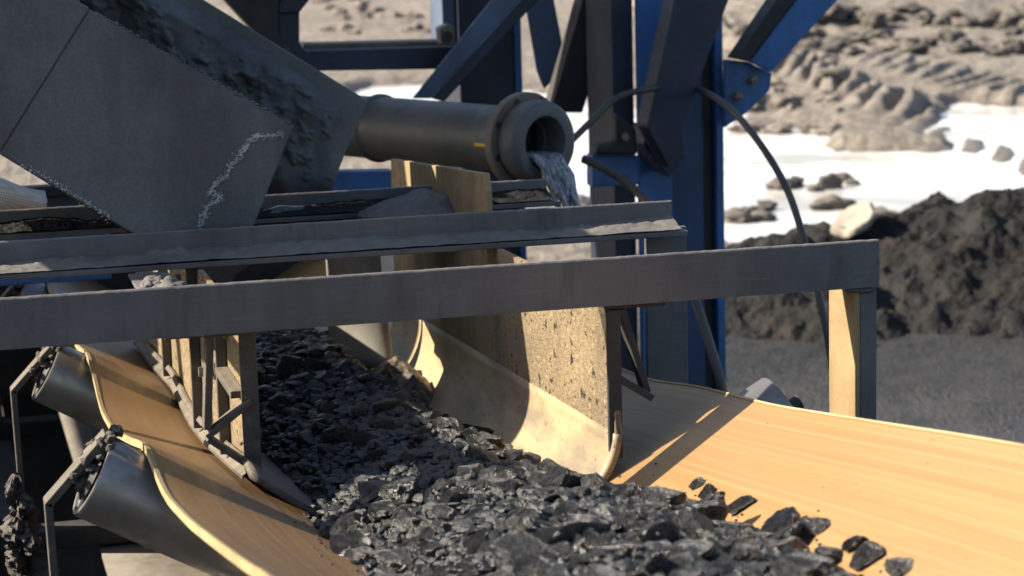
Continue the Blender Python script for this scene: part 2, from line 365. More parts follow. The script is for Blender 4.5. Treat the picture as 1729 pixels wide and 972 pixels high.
def make_ground():
    a0 = rad(14)
    ang = np.concatenate([np.linspace(-180, -60, 30), np.linspace(-60, -14, 110)[1:], np.linspace(-14, 15, 760)[1:], np.linspace(15, 60, 100)[1:], np.linspace(60, 180, 30)[1:]])
    r = np.concatenate([[.02, .5, 1.2, 2, 3, 4, 5, 6], np.geomspace(6.5, 52, 430), np.geomspace(54, 900, 26)])
    A, Rr = np.meshgrid(np.radians(ang)+a0, r, indexing='ij')
    x, y = Rr*np.sin(A), Rr*np.cos(A)
    h, px, py = ground_h(x, y)
    h = h*(1-sst(60, 120, Rr))+.02*sst(60, 120, Rr)+np.clip(Rr-60, 0, 1e9)*.012
    n, m = x.shape
    me = bpy.data.meshes.new('ground'); me.vertices.add(n*m); me.vertices.foreach_set('co', np.stack([x, y, h], -1).reshape(-1))
    i, j = np.meshgrid(range(n-1), range(m-1), indexing='ij'); k = (i*m+j).ravel()
    q = np.stack([k, k+1, k+m+1, k+m], -1); me.loops.add(q.size); me.polygons.add(len(q))
    me.loops.foreach_set('vertex_index', q.ravel()); me.polygons.foreach_set('loop_start', np.arange(len(q))*4)
    me.polygons.foreach_set('use_smooth', np.ones(len(q), bool)); me.update(); me.validate()
    coal = 1-sst(9.6, 12.0, y+1.4*fbm(x*.9, y*.9, 4, 71)-.25*np.abs(x-4.2)*0)
    dark = np.clip(fbm(x*.55, y*.55, 4, 81)*1.8+.25, 0, 1)
    at = me.attributes.new('coal', 'FLOAT', 'POINT'); at.data.foreach_set('value', coal.ravel())
    at = me.attributes.new('dark', 'FLOAT', 'POINT'); at.data.foreach_set('value', dark.ravel())
    wet = 1-sst(.0, .06, h)
    at = me.attributes.new('wet', 'FLOAT', 'POINT'); at.data.foreach_set('value', wet.ravel())
    m_, t, b = newmat('churned_mud_and_coal_dust')
    def attr(nm): return N(t, 'ShaderNodeAttribute', attribute_name=nm).outputs['Fac']
    p = pos(t); n1 = noise(t, p, 1.3, 6, .65); n2 = noise(t, p, 9, 5, .65); n3 = noise(t, p, 60, 4, .6)
    mud = mix(t, ramp(t, n1, [(.35, 0), (.65, 1)]), (.33, .285, .24), (.45, .40, .34))
    mud = mix(t, ramp(t, n2, [(.46, 0), (.64, .8)]), mud, (.19, .165, .14))
    mud = mix(t, math_(t, 'MULTIPLY', attr('dark'), .45), mud, (.17, .145, .12))
    coalc = mix(t, ramp(t, n2, [(.35, 0), (.7, 1)]), (.012, .0135, .0165), (.036, .039, .045))
    c = mix(t, attr('coal'), mud, coalc)
    c = mix(t, math_(t, 'MULTIPLY', attr('wet'), .5), c, (.09, .075, .06))
    c = mix(t, 1.0, c, (.72, .71, .70), 'MULTIPLY')
    t.links.new(c, b.inputs['Base Color'])
    t.links.new(ramp(t, attr('wet'), [(0, .9), (1, .35)]), b.inputs['Roughness'])
    bump(t, b, math_(t, 'ADD', n2, math_(t, 'MULTIPLY', n3, .6)), 1.0, .06)
    me.materials.append(m_); o = bpy.data.objects.new('ground', me); COL.objects.link(o); o['kind'] = 'structure'
make_ground()
def make_water():
    m, t, b = newmat('glare_white_puddle_water'); p = pos(t)
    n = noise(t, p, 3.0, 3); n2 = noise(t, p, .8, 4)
    t.links.new(mix(t, math_(t, 'MULTIPLY', ramp(t, n2, [(.36, 0), (.52, 1)]), ramp(t, noise(t, pos(t, (5, 1.6, 1)), 1, 5, .6), [(.33, .35), (.48, 1)])), (.40, .365, .325), (.80, .79, .77)), b.inputs['Base Color'])  # near-white base with brown breaks paints sky glare on the puddle
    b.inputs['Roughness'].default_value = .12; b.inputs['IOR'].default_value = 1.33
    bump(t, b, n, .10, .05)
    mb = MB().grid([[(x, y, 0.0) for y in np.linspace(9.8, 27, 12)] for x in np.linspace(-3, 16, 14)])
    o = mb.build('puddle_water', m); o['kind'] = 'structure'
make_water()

# ------------------------------------------------------------ the blue steel tower behind the belt
YB = 6.6
tower = thing('steel_tower', 'tall blue painted steel trestle of columns and diagonal braces behind the discharge pipe', 'steel frame', (1.9, 6.6, 0))
def pl(poly, y, d, name, mat, parent, bevel=.004, dx=0.0):
    mb = MB().prism([WY(a, b, y) for a, b in poly], (dx, d, 0)); return mb.build(name, mat, parent, bevel=bevel)
def xat(px, y, py=300): return WY(px, py, y)[0]
# main column: dark inner flange, bright blue face, navy web, blue edge
X = lambda px: xat(px, YB)
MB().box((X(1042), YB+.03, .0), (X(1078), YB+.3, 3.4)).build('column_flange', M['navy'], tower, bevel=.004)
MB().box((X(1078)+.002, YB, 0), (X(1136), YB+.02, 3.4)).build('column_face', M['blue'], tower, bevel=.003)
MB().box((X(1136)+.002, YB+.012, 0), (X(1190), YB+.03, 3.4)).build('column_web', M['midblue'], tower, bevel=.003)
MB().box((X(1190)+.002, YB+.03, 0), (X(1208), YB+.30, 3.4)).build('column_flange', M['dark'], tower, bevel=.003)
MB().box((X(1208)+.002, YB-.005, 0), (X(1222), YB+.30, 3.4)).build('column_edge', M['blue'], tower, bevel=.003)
# second column further left
Y2 = 7.2; X2 = lambda px: xat(px, Y2, 100)
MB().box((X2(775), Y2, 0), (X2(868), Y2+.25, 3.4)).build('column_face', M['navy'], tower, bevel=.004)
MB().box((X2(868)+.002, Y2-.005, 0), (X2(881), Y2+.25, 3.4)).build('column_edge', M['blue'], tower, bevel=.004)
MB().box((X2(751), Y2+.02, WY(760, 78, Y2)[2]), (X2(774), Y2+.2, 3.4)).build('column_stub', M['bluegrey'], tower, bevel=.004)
# diagonal braces
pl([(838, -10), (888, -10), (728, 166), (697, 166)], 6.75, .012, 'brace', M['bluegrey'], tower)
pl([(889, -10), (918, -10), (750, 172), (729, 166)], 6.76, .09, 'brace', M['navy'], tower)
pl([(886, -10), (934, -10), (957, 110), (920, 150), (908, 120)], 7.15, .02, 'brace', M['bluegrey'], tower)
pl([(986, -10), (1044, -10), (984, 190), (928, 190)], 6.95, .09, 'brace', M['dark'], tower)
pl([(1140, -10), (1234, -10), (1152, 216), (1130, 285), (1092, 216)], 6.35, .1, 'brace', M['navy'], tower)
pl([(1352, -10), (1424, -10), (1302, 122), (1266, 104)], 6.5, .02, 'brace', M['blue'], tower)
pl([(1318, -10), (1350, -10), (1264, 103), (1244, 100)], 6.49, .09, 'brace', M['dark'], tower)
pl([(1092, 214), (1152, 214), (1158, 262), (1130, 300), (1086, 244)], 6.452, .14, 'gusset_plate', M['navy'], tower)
gs = pl([(1223, 100), (1262, 104), (1304, 124), (1300, 152), (1262, 190), (1223, 216)], 6.54, .016, 'gusset_plate', M['bluegrey'], tower)
gs.data.materials[0] = M['blue']
for a, b in ((1271, 135), (1245, 163)):
    q = WY(a, b, 6.54); MB().lathe(q, (0, -1, 0), [(-.004, 0), (-.004, .02), (.004, .02), (.004, .014), (.016, .013), (.018, 0)], 6).build('bolt', M['zinc'], gs)
# window-like opening on the left: crossbar with pale dusty top, rounded corners, uprights
cbar = pl([(500, 86), (768, 78), (775, 116), (505, 120)], 6.9, .12, 'crossbar', M['navy'], tower)
pl([(512, 74), (752, 68), (752, 77), (512, 85)], 6.97, .1, 'dust_ledge', M['flange'], tower)
pl([(468, -10), (506, -10), (506, 70), (512, 82), (525, 90), (525, 118), (505, 120), (470, 60)], 6.88, .1, 'upright', M['navy'], tower)
pl([(530, -10), (505, 22), (470, 22), (470, 8), (480, -10)], 6.86, .1, 'gusset_plate', M['navy'], tower)
pl([(742, 48), (758, 40), (768, 46), (770, 78), (745, 75)], 6.8, .06, 'clamp', M['flange'], tower)
q = WY(753, 62, 6.8); MB().lathe(q, (0, -1, 0), [(-.002, 0), (-.002, .018), (.012, .018), (.012, 0)], 6).build('bolt', M['dark'], tower)
pl([(372, -10), (470, -10), (470, 60), (540, 150), (520, 150)], 6.85, .1, 'brace', M['dark'], tower)
# low blue rails behind the third crossbeam
pl([(535, 290), (665, 288), (665, 322), (535, 324)], 6.2, .06, 'rail', M['blue'], tower)
pl([(1000, 262), (1078, 262), (1078, 312), (1000, 316)], 6.45, .06, 'rail', M['blue'], tower)
pl([(1040, 190), (1060, 205), (1075, 218), (1078, 262), (1005, 262), (1008, 246), (1040, 240)], 6.4, .05, 'clamp', M['dark'], tower, bevel=.01)
q = WY(1054, 230, 6.4); MB().lathe(q, (0, -1, 0), [(-.002, 0), (-.002, .012), (.014, .012), (.014, 0)], 6).build('bolt', M['zinc'], tower)
# blue channel beams low on the left, under the chute
rail = thing('channel_beam', 'blue channel beam in the shade under the lower edge of the big chute', 'beam', (-.2, 5.6, 1.3))
MB().box((-.7, 5.55, WY(60, 335, 5.55)[2]), (.42, 5.6, WY(60, 316, 5.55)[2])).build('upper_flange', M['navy'], rail, bevel=.004)
MB().box((-.7, 5.605, WY(60, 480, 5.6)[2]), (.42, 5.63, WY(60, 320, 5.6)[2])).build('web', M['blue'], rail, bevel=.003)
sg = thing('side_shade_plate', 'long dark plate added out of view to shade the left stringer of the conveyor', 'shade plate', (-.25, 3, 0))  # unseen plate, added to keep sun off the stringers
MB().box((-.262, .6, .3), (-.25, 6.6, 1.22)).build('plate', M['dark'], sg)
for y in (.8, 3.4, 6.4): MB().box((-.30, y, 0), (-.263, y+.05, 1.2)).build('post', M['dark'], sg)
# dark sheet added to fill in the shade under the conveyor's tail
gd = thing('tail_dark_sheet', 'dark steel sheet added to stand for the deep shade at the tail of the conveyor', 'shade plate', (.2, 7.0, 0))
MB().box((-1.6, 6.9, 0), (1.25, 6.93, 1.32)).build('plate', M['dark'], gd, bevel=.004)
for x in (-1.5, -.1, 1.15): MB().box((x, 6.87, 0), (x+.06, 6.898, 1.32)).build('rib', M['dark'], gd, bevel=.004)

# ------------------------------------------------------------ conveyor belt
YC = [-3, 2.217, 3.477, 4.75, 6.2, 7.4]; ZC = [2.18, 1.526, 1.367, 1.272, 1.185, 1.12]
YL = [-3, 1.4, 2.18, 2.3, 2.57, 2.87, 3.156, 3.312, 3.381, 3.497, 3.72, 4.108, 4.377, 4.473, 4.585, 4.70, 4.98, 5.5, 5.9, 6.2, 7.4]
ZL = [2.18, 1.64, 1.541, 1.515, 1.465, 1.411, 1.369, 1.362, 1.374, 1.367, 1.322, 1.250, 1.228, 1.243, 1.267, 1.274, 1.234, 1.19, 1.18, 1.186, 1.12]
YR = [-3, 2.217, 2.41, 2.62, 2.80, 3.01, 3.246, 3.404, 3.517, 3.637, 3.73, 3.87, 4.3, 4.75, 6.2, 7.4]
ZR = [2.18, 1.56, 1.534, 1.502, 1.473, 1.44, 1.403, 1.383, 1.370, 1.354, 1.338, 1.315, 1.28, 1.27, 1.185, 1.12]
def smooth_interp(y, Y, Z):
    k = np.array([-.06, -.03, 0, .03, .06]); return np.mean([np.interp(y+d, Y, Z) for d in k], 0)
def crest(y): return smooth_interp(y, YC, ZC)
XL, XR, KL, KR, DEP = .300, 1.208, .605, .905, .163
def belt_z(x, y):
    zc = crest(y)-DEP; zl = smooth_interp(y, YL, ZL); zr = smooth_interp(y, YR, ZR)
    a = np.clip((KL-x)/(KL-XL), 0, 1.1); b = np.clip((x-KR)/(XR-KR), 0, 1.1)
    soft = lambda u: np.where(u < .12, u*u/.24, u-.06)/.94
    return zc+(zl-zc)*soft(a)+(zr-zc)*soft(b)
def make_belt():
    bt = thing('conveyor_belt', 'troughed rubber conveyor belt, brown with dust, carrying the coal towards the camera', 'conveyor belt', (.755, 3.5, 0))
    ys = np.concatenate([np.linspace(-3, 1.6, 24), np.linspace(1.65, 5.2, 150), np.linspace(5.3, 7.4, 30)]); xs = np.linspace(XL, XR, 61)
    TH = .010
    T = np.array([[(x, y, float(belt_z(x, y))) for x in xs] for y in ys]); B = T-np.array([0, 0, TH])
    # top, bottom and rims as separate pieces
    mb = MB().grid(T); k = len(mb.v); mb.grid(B[:, ::-1]); mb.build('carrying_strand', M['belt'], bt, smooth=40)
    for side, s in ((0, -1), (-1, 1)):
        e0 = T[:, side]+np.array([0, 0, .0015]); e1 = B[:, side]-np.array([0, 0, .001]); o = np.array([s*(.006 if s < 0 else .002), 0, .002])
        i0 = T[:, side]+np.array([-s*.001, 0, .0008])
        MB().grid(np.stack([i0, e0+o*.5, e0+o, e1+o, e1], 1)).build('worn_edge', M['edge'], bt, smooth=60)
    R = np.array([[(x, y, .86) for x in np.linspace(.3, 1.21, 8)] for y in np.linspace(-3, 6.9, 40)])
    MB().grid(R).build('return_strand', M['under'], bt, smooth=40, solid=.012)
    return bt
make_belt()

# ------------------------------------------------------------ idlers: three rollers on a bent bracket frame
RR = .064
def lumps_mesh(pts, sub=1, seed=0, amp=.35):
    mb = MB(); r_ = random.Random(seed)
    for p, r in pts:
        bm = bmesh.new(); bmesh.ops.create_icosphere(bm, subdivisions=sub+1, radius=1)
        off = Vector((r_.uniform(0, 99), r_.uniform(0, 99), r_.uniform(0, 99)))
        sx = (r_.uniform(.8, 1.3), r_.uniform(.8, 1.3), r_.uniform(.7, 1.1))
        v = []
        for q in bm.verts:
            d = 1+amp*1.6*mn.noise(q.co*1.6+off)+amp*.6*mn.noise(q.co*4+off)
            v.append((p[0]+q.co.x*d*r*sx[0], p[1]+q.co.y*d*r*sx[1], p[2]+q.co.z*d*r*sx[2]))
        mb.add(v, [[q.index for q in f.verts] for f in bm.faces]); bm.free()
    return mb
def make_idler():
    """built about x=.755 at y=0 with the belt crest at z=0"""
    t = thing('idler_set', 'x', 'idler', (0, 0, 0))
    c30, s30 = math.cos(rad(29.5)), math.sin(rad(29.5))
    def roller(p, ax, L):
        mb = MB(); r = RR
        mb.lathe(p, ax, [(.004, .0), (.004, r-.010), (0, r-.008), (0, r-.002), (.004, r), (L-.004, r), (L, r-.002), (L, r-.008), (L-.004, r-.010), (L-.004, 0)], 56)
        ro = mb.build('roller', M['roller'], t, smooth=35)
        a = np.array(ax); e = MB()
        e.lathe(np.array(p)-a*.004, a, [(-.022, 0), (-.022, .012), (-.004, .012), (-.004, .026), (.003, .040), (.003, 0)], 24)
        e.build('end_cap', M['dark'], ro, smooth=35); return ro
    dz = -.014
    for s in (-1, 1):
        # outer end well past the belt edge, inner end by the knuckle
        oe = np.array([.755+s*.540, 0, -.038]); ax = np.array([-s*c30, 0, -s30])
        if s > 0: oe = oe+np.array([.018, 0, .0102])
        roller(oe, ax, .40 if s < 0 else .44)
    roller((.755-.165, .02, -DEP-RR-.016), (1, 0, 0), .33)
    base_ = MB().box((.1, -.035, -.40), (1.41, .035, -.36)); base_.build('base_bar', M['dark'], t, bevel=.004)
    for s in (-1, 1):
        # bent flat bar standing outside each outer roller end
        P = [(.755+s*.516, .022), (.755+s*.606, -.072), (.755+s*.600, -.40)]
        if s > 0: P = [(1.345, -.035), (1.385, -.085), (1.385, -.40)]
        mb = MB(); wv = .042; tk = .012
        for (a, b), (c, d) in zip(P[:-1], P[1:]):
            v = np.array([c-a, 0, d-b]); v /= np.linalg.norm(v); nn = np.array([v[2], 0, -v[0]])*tk/2
            p0 = np.array([a, 0, b])-v*.003; p1 = np.array([c, 0, d])+v*.003
            mb.prism([p0-nn+(0, -wv/2, 0), p0+nn+(0, -wv/2, 0), p1+nn+(0, -wv/2, 0), p1-nn+(0, -wv/2, 0)], (0, wv, 0))
        br = mb.build('bracket', M['bracket'], t, bevel=.0015)
        pts = []
        for i in range(110 if s < 0 else 3):
            u = random.random(); b = np.array([P[0][0]+(P[1][0]-P[0][0])*u*.75, 0, P[0][1]+(P[1][1]-P[0][1])*u*.75])
            pts.append((b+np.array([-s*random.uniform(.0, .026), random.uniform(-.026, .03), random.uniform(-.012, .008)]), random.uniform(.0035, .0085)))
        if s < 0: lumps_mesh(pts, 1, 5).build('caked_dirt', M['dirt'], t, smooth=50)['kind'] = 'stuff'
    return t
idl = make_idler()
IDL = [(3.477, 1.367, 'trough idler with shiny left roller and dirt-caked bracket, middle one along the belt'),
       (4.75, 1.272, 'trough idler tucked under the left end of the flat crossbeam, upper left of the belt'),
       (2.217, 1.497, 'nearest trough idler, only a roller corner and dirt showing at the bottom edge'),
       (6.15, 1.185, 'trough idler hidden deep under the chute at the tail of the belt')]
for i, (y, z, lab) in enumerate(IDL):
    o = idl if i == 0 else copy_tree(idl)
    o.location = (0, y, z); o['label'] = lab; o['group'] = 'trough idlers under the belt'
# long stringers that carry the idlers
for s, lab in ((-1, 'dark channel stringer under the left side of the belt, carrying the idlers'), (1, 'dark channel stringer under the right side of the belt, carrying the idlers')):
    x = .755+s*.61; mb = MB()
    Y = [-3, 2.2, 3.5, 4.75, 6.2, 6.88]; zs = [float(crest(y))-.40 for y in Y]
    P = [np.array([x, y, z]) for y, z in zip(Y, zs)]
    for a, b in zip(P[:-1], P[1:]):
        mb.prism([a+(-.03, 0, -.14), a+(.03, 0, -.14), a+(.03, 0, -.002), a+(-.03, 0, -.002)], b-a)
    st = thing('stringer', lab, 'stringer', (x, 3, 0), 'conveyor stringers'); mb.build('channel', M['dark'], st)
    for y in (-1.6, 1.0, 3.0, 5.6):
        z = float(crest(y))-.54
        MB().box((x-.035, y-.035, 0), (x+.035, y+.035, z)).build('leg', M['dark'], st, bevel=.004)

def mud_column():
    P = []; c0, c1 = WY(28, 800, 4.15), np.array([.135, 4.15, .90])
    for u in np.linspace(0, 1, 90):
        c = c0+(c1-c0)*u; row = []
        for t_ in np.linspace(0, 2*math.pi, 49):
            t2 = t_ % (2*math.pi-1e-9); ex, ey = math.cos(t2), math.sin(t2)
            r = (.004+.034*u**.5)*(1+1.1*mn.noise(Vector((ex*1.3, ey*1.3, u*7)))+.55*mn.noise(Vector((ex*4, ey*4, u*24)))+.3*mn.noise(Vector((ex*9, ey*9, u*55))))
            row.append((c[0]+ex*r, c[1]+ey*r*1.5, c[2]))
        P.append(row)
    MB().grid(P).build('caked_mud', M['dirt'], [o for o in COL.objects if o.name == 'stringer'][0], smooth=50)
mud_column()
# ------------------------------------------------------------ crossbeams
ZT = 1.611; YF = 3.44
fr = thing('support_frame', 'flat dark steel crossbeam spanning the belt, welded to an upright post at its right end', 'crossbeam', (1.5, YF, 1.1))
xr = WY(1484, 430, YF)[0]
def ragged_bar(x0, x1, y0, z0, z1, d, n=90, amp=.0009, seed=0):
    xs = np.linspace(x0, x1, n); top = z1+amp*.2*(vnoise(xs*30, xs*0, seed)-.5)+amp*.6*(vnoise(xs*220, xs*0, seed+1)-.5); P = []
    for x, zt in zip(xs, top): P.append([(x, y0, z0), (x, y0, zt-.002), (x, y0+.002, zt), (x, y0+d-.002, zt), (x, y0+d, zt-.002), (x, y0+d, z0), (x, y0, z0)])
    mb = MB().grid(P); mb.prism(P[0][:6], (-.0005, 0, 0)); mb.prism(P[-1][:6], (.0005, 0, 0)); return mb
ragged_bar(-.5, xr, YF, ZT-.075, ZT, .012, 420, .0016, 3).build('crossbeam', M['beam'], fr, smooth=25)
MB().box((-.5, YF+.0125, ZT-.075), (xr-.002, YF+.075, ZT-.066)).build('bottom_flange', M['beam'], fr, bevel=.001)
px0, px1 = WY(1441, 600, YF+.02)[0], WY(1474, 600, YF+.02)[0]
MB().box((px0+.0095, YF+.014, .95), (px1+.004, YF+.023, ZT-.0755)).build('post', M['beam'], fr, bevel=.0015)
MB().box((px0, YF+.014, .95), (px0+.009, YF+.125, ZT-.0755)).build('post', M['tan'], fr, bevel=.0015)  # sun-facing leg in tan, its sunlight painted into the material
MB().tube([(px0-.012, YF+.016, ZT-.079), (px0+.02, YF+.012, ZT-.082), (px1, YF+.013, ZT-.078)], .005, 8).build('weld', M['beam'], fr, smooth=60)
def angle_beam(name, label, x0, x1, y, zt, hv, lip, group='angle iron crossbeams over the belt', seed=0, dust='dirt2'):
    t = thing(name, label, 'angle beam', ((x0+x1)/2, y, zt-hv), group)
    ragged_bar(x0, x1, y, zt-hv, zt, .01, 380, .0016, seed).build('upright_leg', M['beam'], t, smooth=25)
    MB().box((x0, y-lip, zt-hv-.008), (x1+.012, y-.0005, zt-hv+.002)).build('bottom_leg', M['beam'], t, bevel=.0015)
    # dust and grit lying in the angle
    xs = np.linspace(x0, x1, 520); vs = np.linspace(0, 1, 12); P = []
    for x in xs:
        k = .35+.65*vnoise(x*9, 0, seed+4)
        P.append([(x, y-.0008-(lip-.002)*v, zt-hv+.002+.0008+max(0., k*(.020*(1-v)**1.2)+.010*float(fbm(x*45, v*lip*45, 4, seed+7, .6))*(1-v*.6)+.004*k)) for v in np.linspace(0, 1, 24)])
    MB().grid(P).build('settled_dust', M[dust], t, smooth=50)
    return t
M['dirt2'] = steel('settled_coal_dust', (.075, .076, .08), (.115, .112, .11), (.18, .165, .145), .5, (.75, .95), 1.0, gscale=500)
ab = angle_beam('angle_beam', 'dusty angle iron crossbeam right behind the flat one, ending short of the post', -.5, WY(1134, 360, 4.26)[0], 4.26, 1.573, .052, .062, seed=11)
ab2 = angle_beam('angle_beam', 'shorter angle iron crossbeam furthest back, passing under the chute mouth', -.5, WY(922, 310, 4.75)[0], 4.75, 1.563, .04, .07, seed=23, dust='heap')  # rear dust takes dark fines, its shade put into the colour
ab2['group'] = ab['group']
# post at the right end of the second beam, short links between the beams
MB().box((WY(1095, 500, 4.26)[0], 4.272, .9), (WY(1164, 500, 4.26)[0], 4.284, 1.52)).build('post', M['beam'], ab, bevel=.002)
xa, xb = WY(250, 468, 3.8)[0], WY(325, 468, 3.8)[0]
MB().box((xa, 3.58, 1.506), (xb, 4.19, 1.5125)).build('link_plate', M['dirt2'], ab, bevel=.002)
pts = [((random.uniform(xa+.01, xb-.01), random.uniform(3.7, 4.18), 1.516), random.uniform(.006, .02)) for _ in range(40)]
pts.append(((.5*(xa+xb), 3.9, 1.512), .03)); pts = [((p[0], 3.9+(p[1]-3.9)*.5, p[2]), r) for p, r in pts]
single(lumps_mesh(pts, 2, 9), 'dirt_clump', M['dirt2'], 'clump of dried mud lying between the two front crossbeams, left of centre', 'mud clump', smooth=50)

# ------------------------------------------------------------ skirtboards
def skirt_frame_parts(t, s, xe, y, mat):
    """bolted end bracket on the outside of a skirtboard: flat vertical bar, top plate, bolt, struts; s = outward side"""
    zt, zb = ZT-.0845, 1.29
    MB().box((xe-.011, y-.006, zb+.0), (xe+.011, y+.003, zt)).build('end_bar', mat, t, bevel=.0015)
    MB().box((xe-s*.011, y-.004, zt+.0005), (xe+s*.085, y+.06, zt+.008)).build('top_plate', mat, t, bevel=.0015)
    bo = MB().lathe((xe+s*.045, y+.02, zt-.055), (0, 0, 1), [(0, 0), (0, .0075)]+[(.004*k+.002*j, .0075+(.0012 if j else 0)) for k in range(8) for j in (0, 1)]+[(.034, .014), (.046, .014), (.046, .007), (.054, .007)], 16)
    bo.build('bolt', M['zinc'], t, smooth=30)
    MB().bar((xe+s*.020, y+.03, zt-.004), (xe+s*.060, y+.03, zt-.140), .011, .03).build('strut', mat, t, bevel=.0015)
    MB().bar((xe, y+.01, zt-.105), (xe+s*.062, y+.01, zt-.146), .011, .03).build('strut', mat, t, bevel=.0015)
# right one: tall pitted plate, then a rubber lip that curls in on to the belt
SX = 1.02
rs = thing('skirtboard', 'tall right skirtboard plate with pitted sunlit dust and a curled lip resting on the belt', 'skirtboard', (SX, 4.4, 1.2), 'skirtboards along the loading zone')
def xp(a, b): return WX(a, b, SX)
CB, CF = xp(690, 525), xp(1040, 735)
crease = lambda y: float(CF[2]+(CB[2]-CF[2])*(y-CF[1])/(CB[1]-CF[1]))
low = [CF, xp(1032, 640), xp(1018, 560), xp(1005, 503), (SX, 4.22, 1.512), (SX, 4.23, crease(4.23))]
MB().prism(low, (.012, 0, 0)).build('front_plate', M['pitted'], rs, bevel=.002)
hi = [(SX, 4.2325, crease(4.2325)), (SX, 4.2325, 1.49), (SX, 4.276, 1.49), (SX, 4.276, 1.61), (SX, 4.29, 1.642), xp(660, 268), (SX, 5.19, 1.5), (SX, 5.19, crease(5.19))]
M['plate'] = steel('dusty_plate', (.40, .285, .14), (.33, .24, .13), (.13, .12, .105), .5, (.6, .9), .7, topdust=.3, k=.85)
MB().prism(hi, (.013, 0, 0)).build('back_plate', M['plate'], rs, bevel=.002)
def lip(t, x0, xin, ya, yb, zf, n=70, mat='lip', front=.0):
    P = []
    for y in np.linspace(ya, yb, n):
        z0 = zf(y); row = []
        for u in np.linspace(0, 1, 14):
            e = front*math.exp(-((y-ya)/.05)**2)            # front corner rounded off
            xi = xin+(x0-xin)*e
            x = x0+(xi-x0)*(1-math.cos(u*math.pi/2))**.9; zb = float(belt_z(xi, y))+.012
            z = z0+(zb-z0)*math.sin(u*math.pi/2)**1.0
            row.append((x, y, z))
        P.append(row)
    return MB().grid(P).build('rubber_lip', M[mat], t, smooth=60, solid=.011)
lip(rs, SX+.003, .922, CF[1]-.006, 5.18, lambda y: crease(y)+.002, front=.18)
skirt_frame_parts(rs, 1, float(WY(1036, 600, 3.462)[0]), 3.462, M['dark'])  # dark steel puts this bracket's shade into its colour
# left one: seen from outside, ribs and bolts on it
LX = .468
ls = thing('skirtboard', 'left skirtboard seen from outside, caked with tan dust behind ribs, bolts and an end bracket', 'skirtboard', (LX, 4.4, 1.2), 'skirtboards along the loading zone')
def lb(y): return float(belt_z(LX-.01, y))+.012
yy = np.linspace(3.60, 5.5, 24)
poly = [(LX, y, lb(y)) for y in yy]+[(LX, 5.5, 1.50), (LX, 3.60, 1.515)]
MB().prism(poly, (.010, 0, 0)).build('plate', M['pitted'], ls, bevel=.0015)
P = [[(LX-.012, y, lb(y)-.003), (LX-.012, y, lb(y)+.002), (LX-.001, y, lb(y)+.010), (LX-.001, y, lb(y)+.004)] for y in yy]
MB().grid(P).build('bottom_flange', M['bracket'], ls, solid=.003)
for y in (3.83, 4.22, 4.75):
    MB().box((LX-.019, y, lb(y)+.012), (LX-.0005, y+.012, 1.512)).build('rib', M['bracket'], ls, bevel=.0015)
for y0, y1, z in ((3.85, 4.21, 1.43), (3.63, 3.825, 1.395)):
    MB().box((LX-.022, y0, z), (LX-.0005, y1, z+.012)).build('stiffener', M['bracket'], ls, bevel=.0015)
for y, z in ((3.95, 1.375), (4.5, 1.44)):
    MB().lathe((LX, y, z), (-1, 0, 0), [(-.001, 0), (-.001, .016), (.010, .016), (.010, .009), (.035, .009), (.036, 0)], 6).build('bolt', M['zinc'], ls)
pts = [((LX-.004, random.uniform(3.62, 4.6), random.uniform(1.30, 1.5)), random.uniform(.006, .016)) for _ in range(16)]
lumps_mesh([(q, r*.4) for q, r in pts], 1, 3).build('caked_dust', M['pitted'], ls, smooth=50)['kind'] = 'stuff'
MB().box((LX-.01, 3.585, 1.285), (LX+.016, 3.598, 1.520)).build('end_bar', M['bracket'], ls, bevel=.0015)
MB().box((LX-.075, 3.50, 1.5205), (LX+.016, 3.66, 1.5275)).build('top_plate', M['bracket'], ls, bevel=.0015)
MB().bar((LX+.004, 3.592, 1.40), (LX-.068, 3.592, 1.348), .010, .03).build('strut', M['bracket'], ls, bevel=.0015)
MB().bar((LX-.066, 3.592, 1.346), (LX+.008, 3.592, 1.288), .010, .03).build('strut', M['bracket'], ls, bevel=.0015)
MB().bar((LX-.055, 3.592, 1.51), (LX-.066, 3.592, 1.36), .012, .028).build('strut', M['bracket'], ls, bevel=.0015)
MB().lathe((LX-.048, 3.60, 1.455), (0, 0, 1), [(0, 0), (0, .009)]+[(.003*k+.0015*j, .009+(.0012 if j else 0)) for k in range(12) for j in (0, 1)]+[(.04, .016), (.052, .016), (.052, .008), (.06, .008)], 16).build('bolt', M['zinc'], ls, smooth=30)
def lip_left():
    P = []
    for y in np.linspace(3.50, 5.2, 60):
        row = []
        for u in np.linspace(0, 1, 12):
            x = LX-.012+u*(.135-.02*math.sin(y*30)*0); z = float(belt_z(x, y))+.014+.03*(1-u)**2*(1 if y > 3.58 else (y-3.45)/.13)
            row.append((x, y+.0-.03*u*math.exp(-((y-3.5)/.06)**2), z))
        P.append(row)
    return MB().grid(P).build('rubber_lip', M['bracket'], ls, smooth=60, solid=.010)
lip_left()

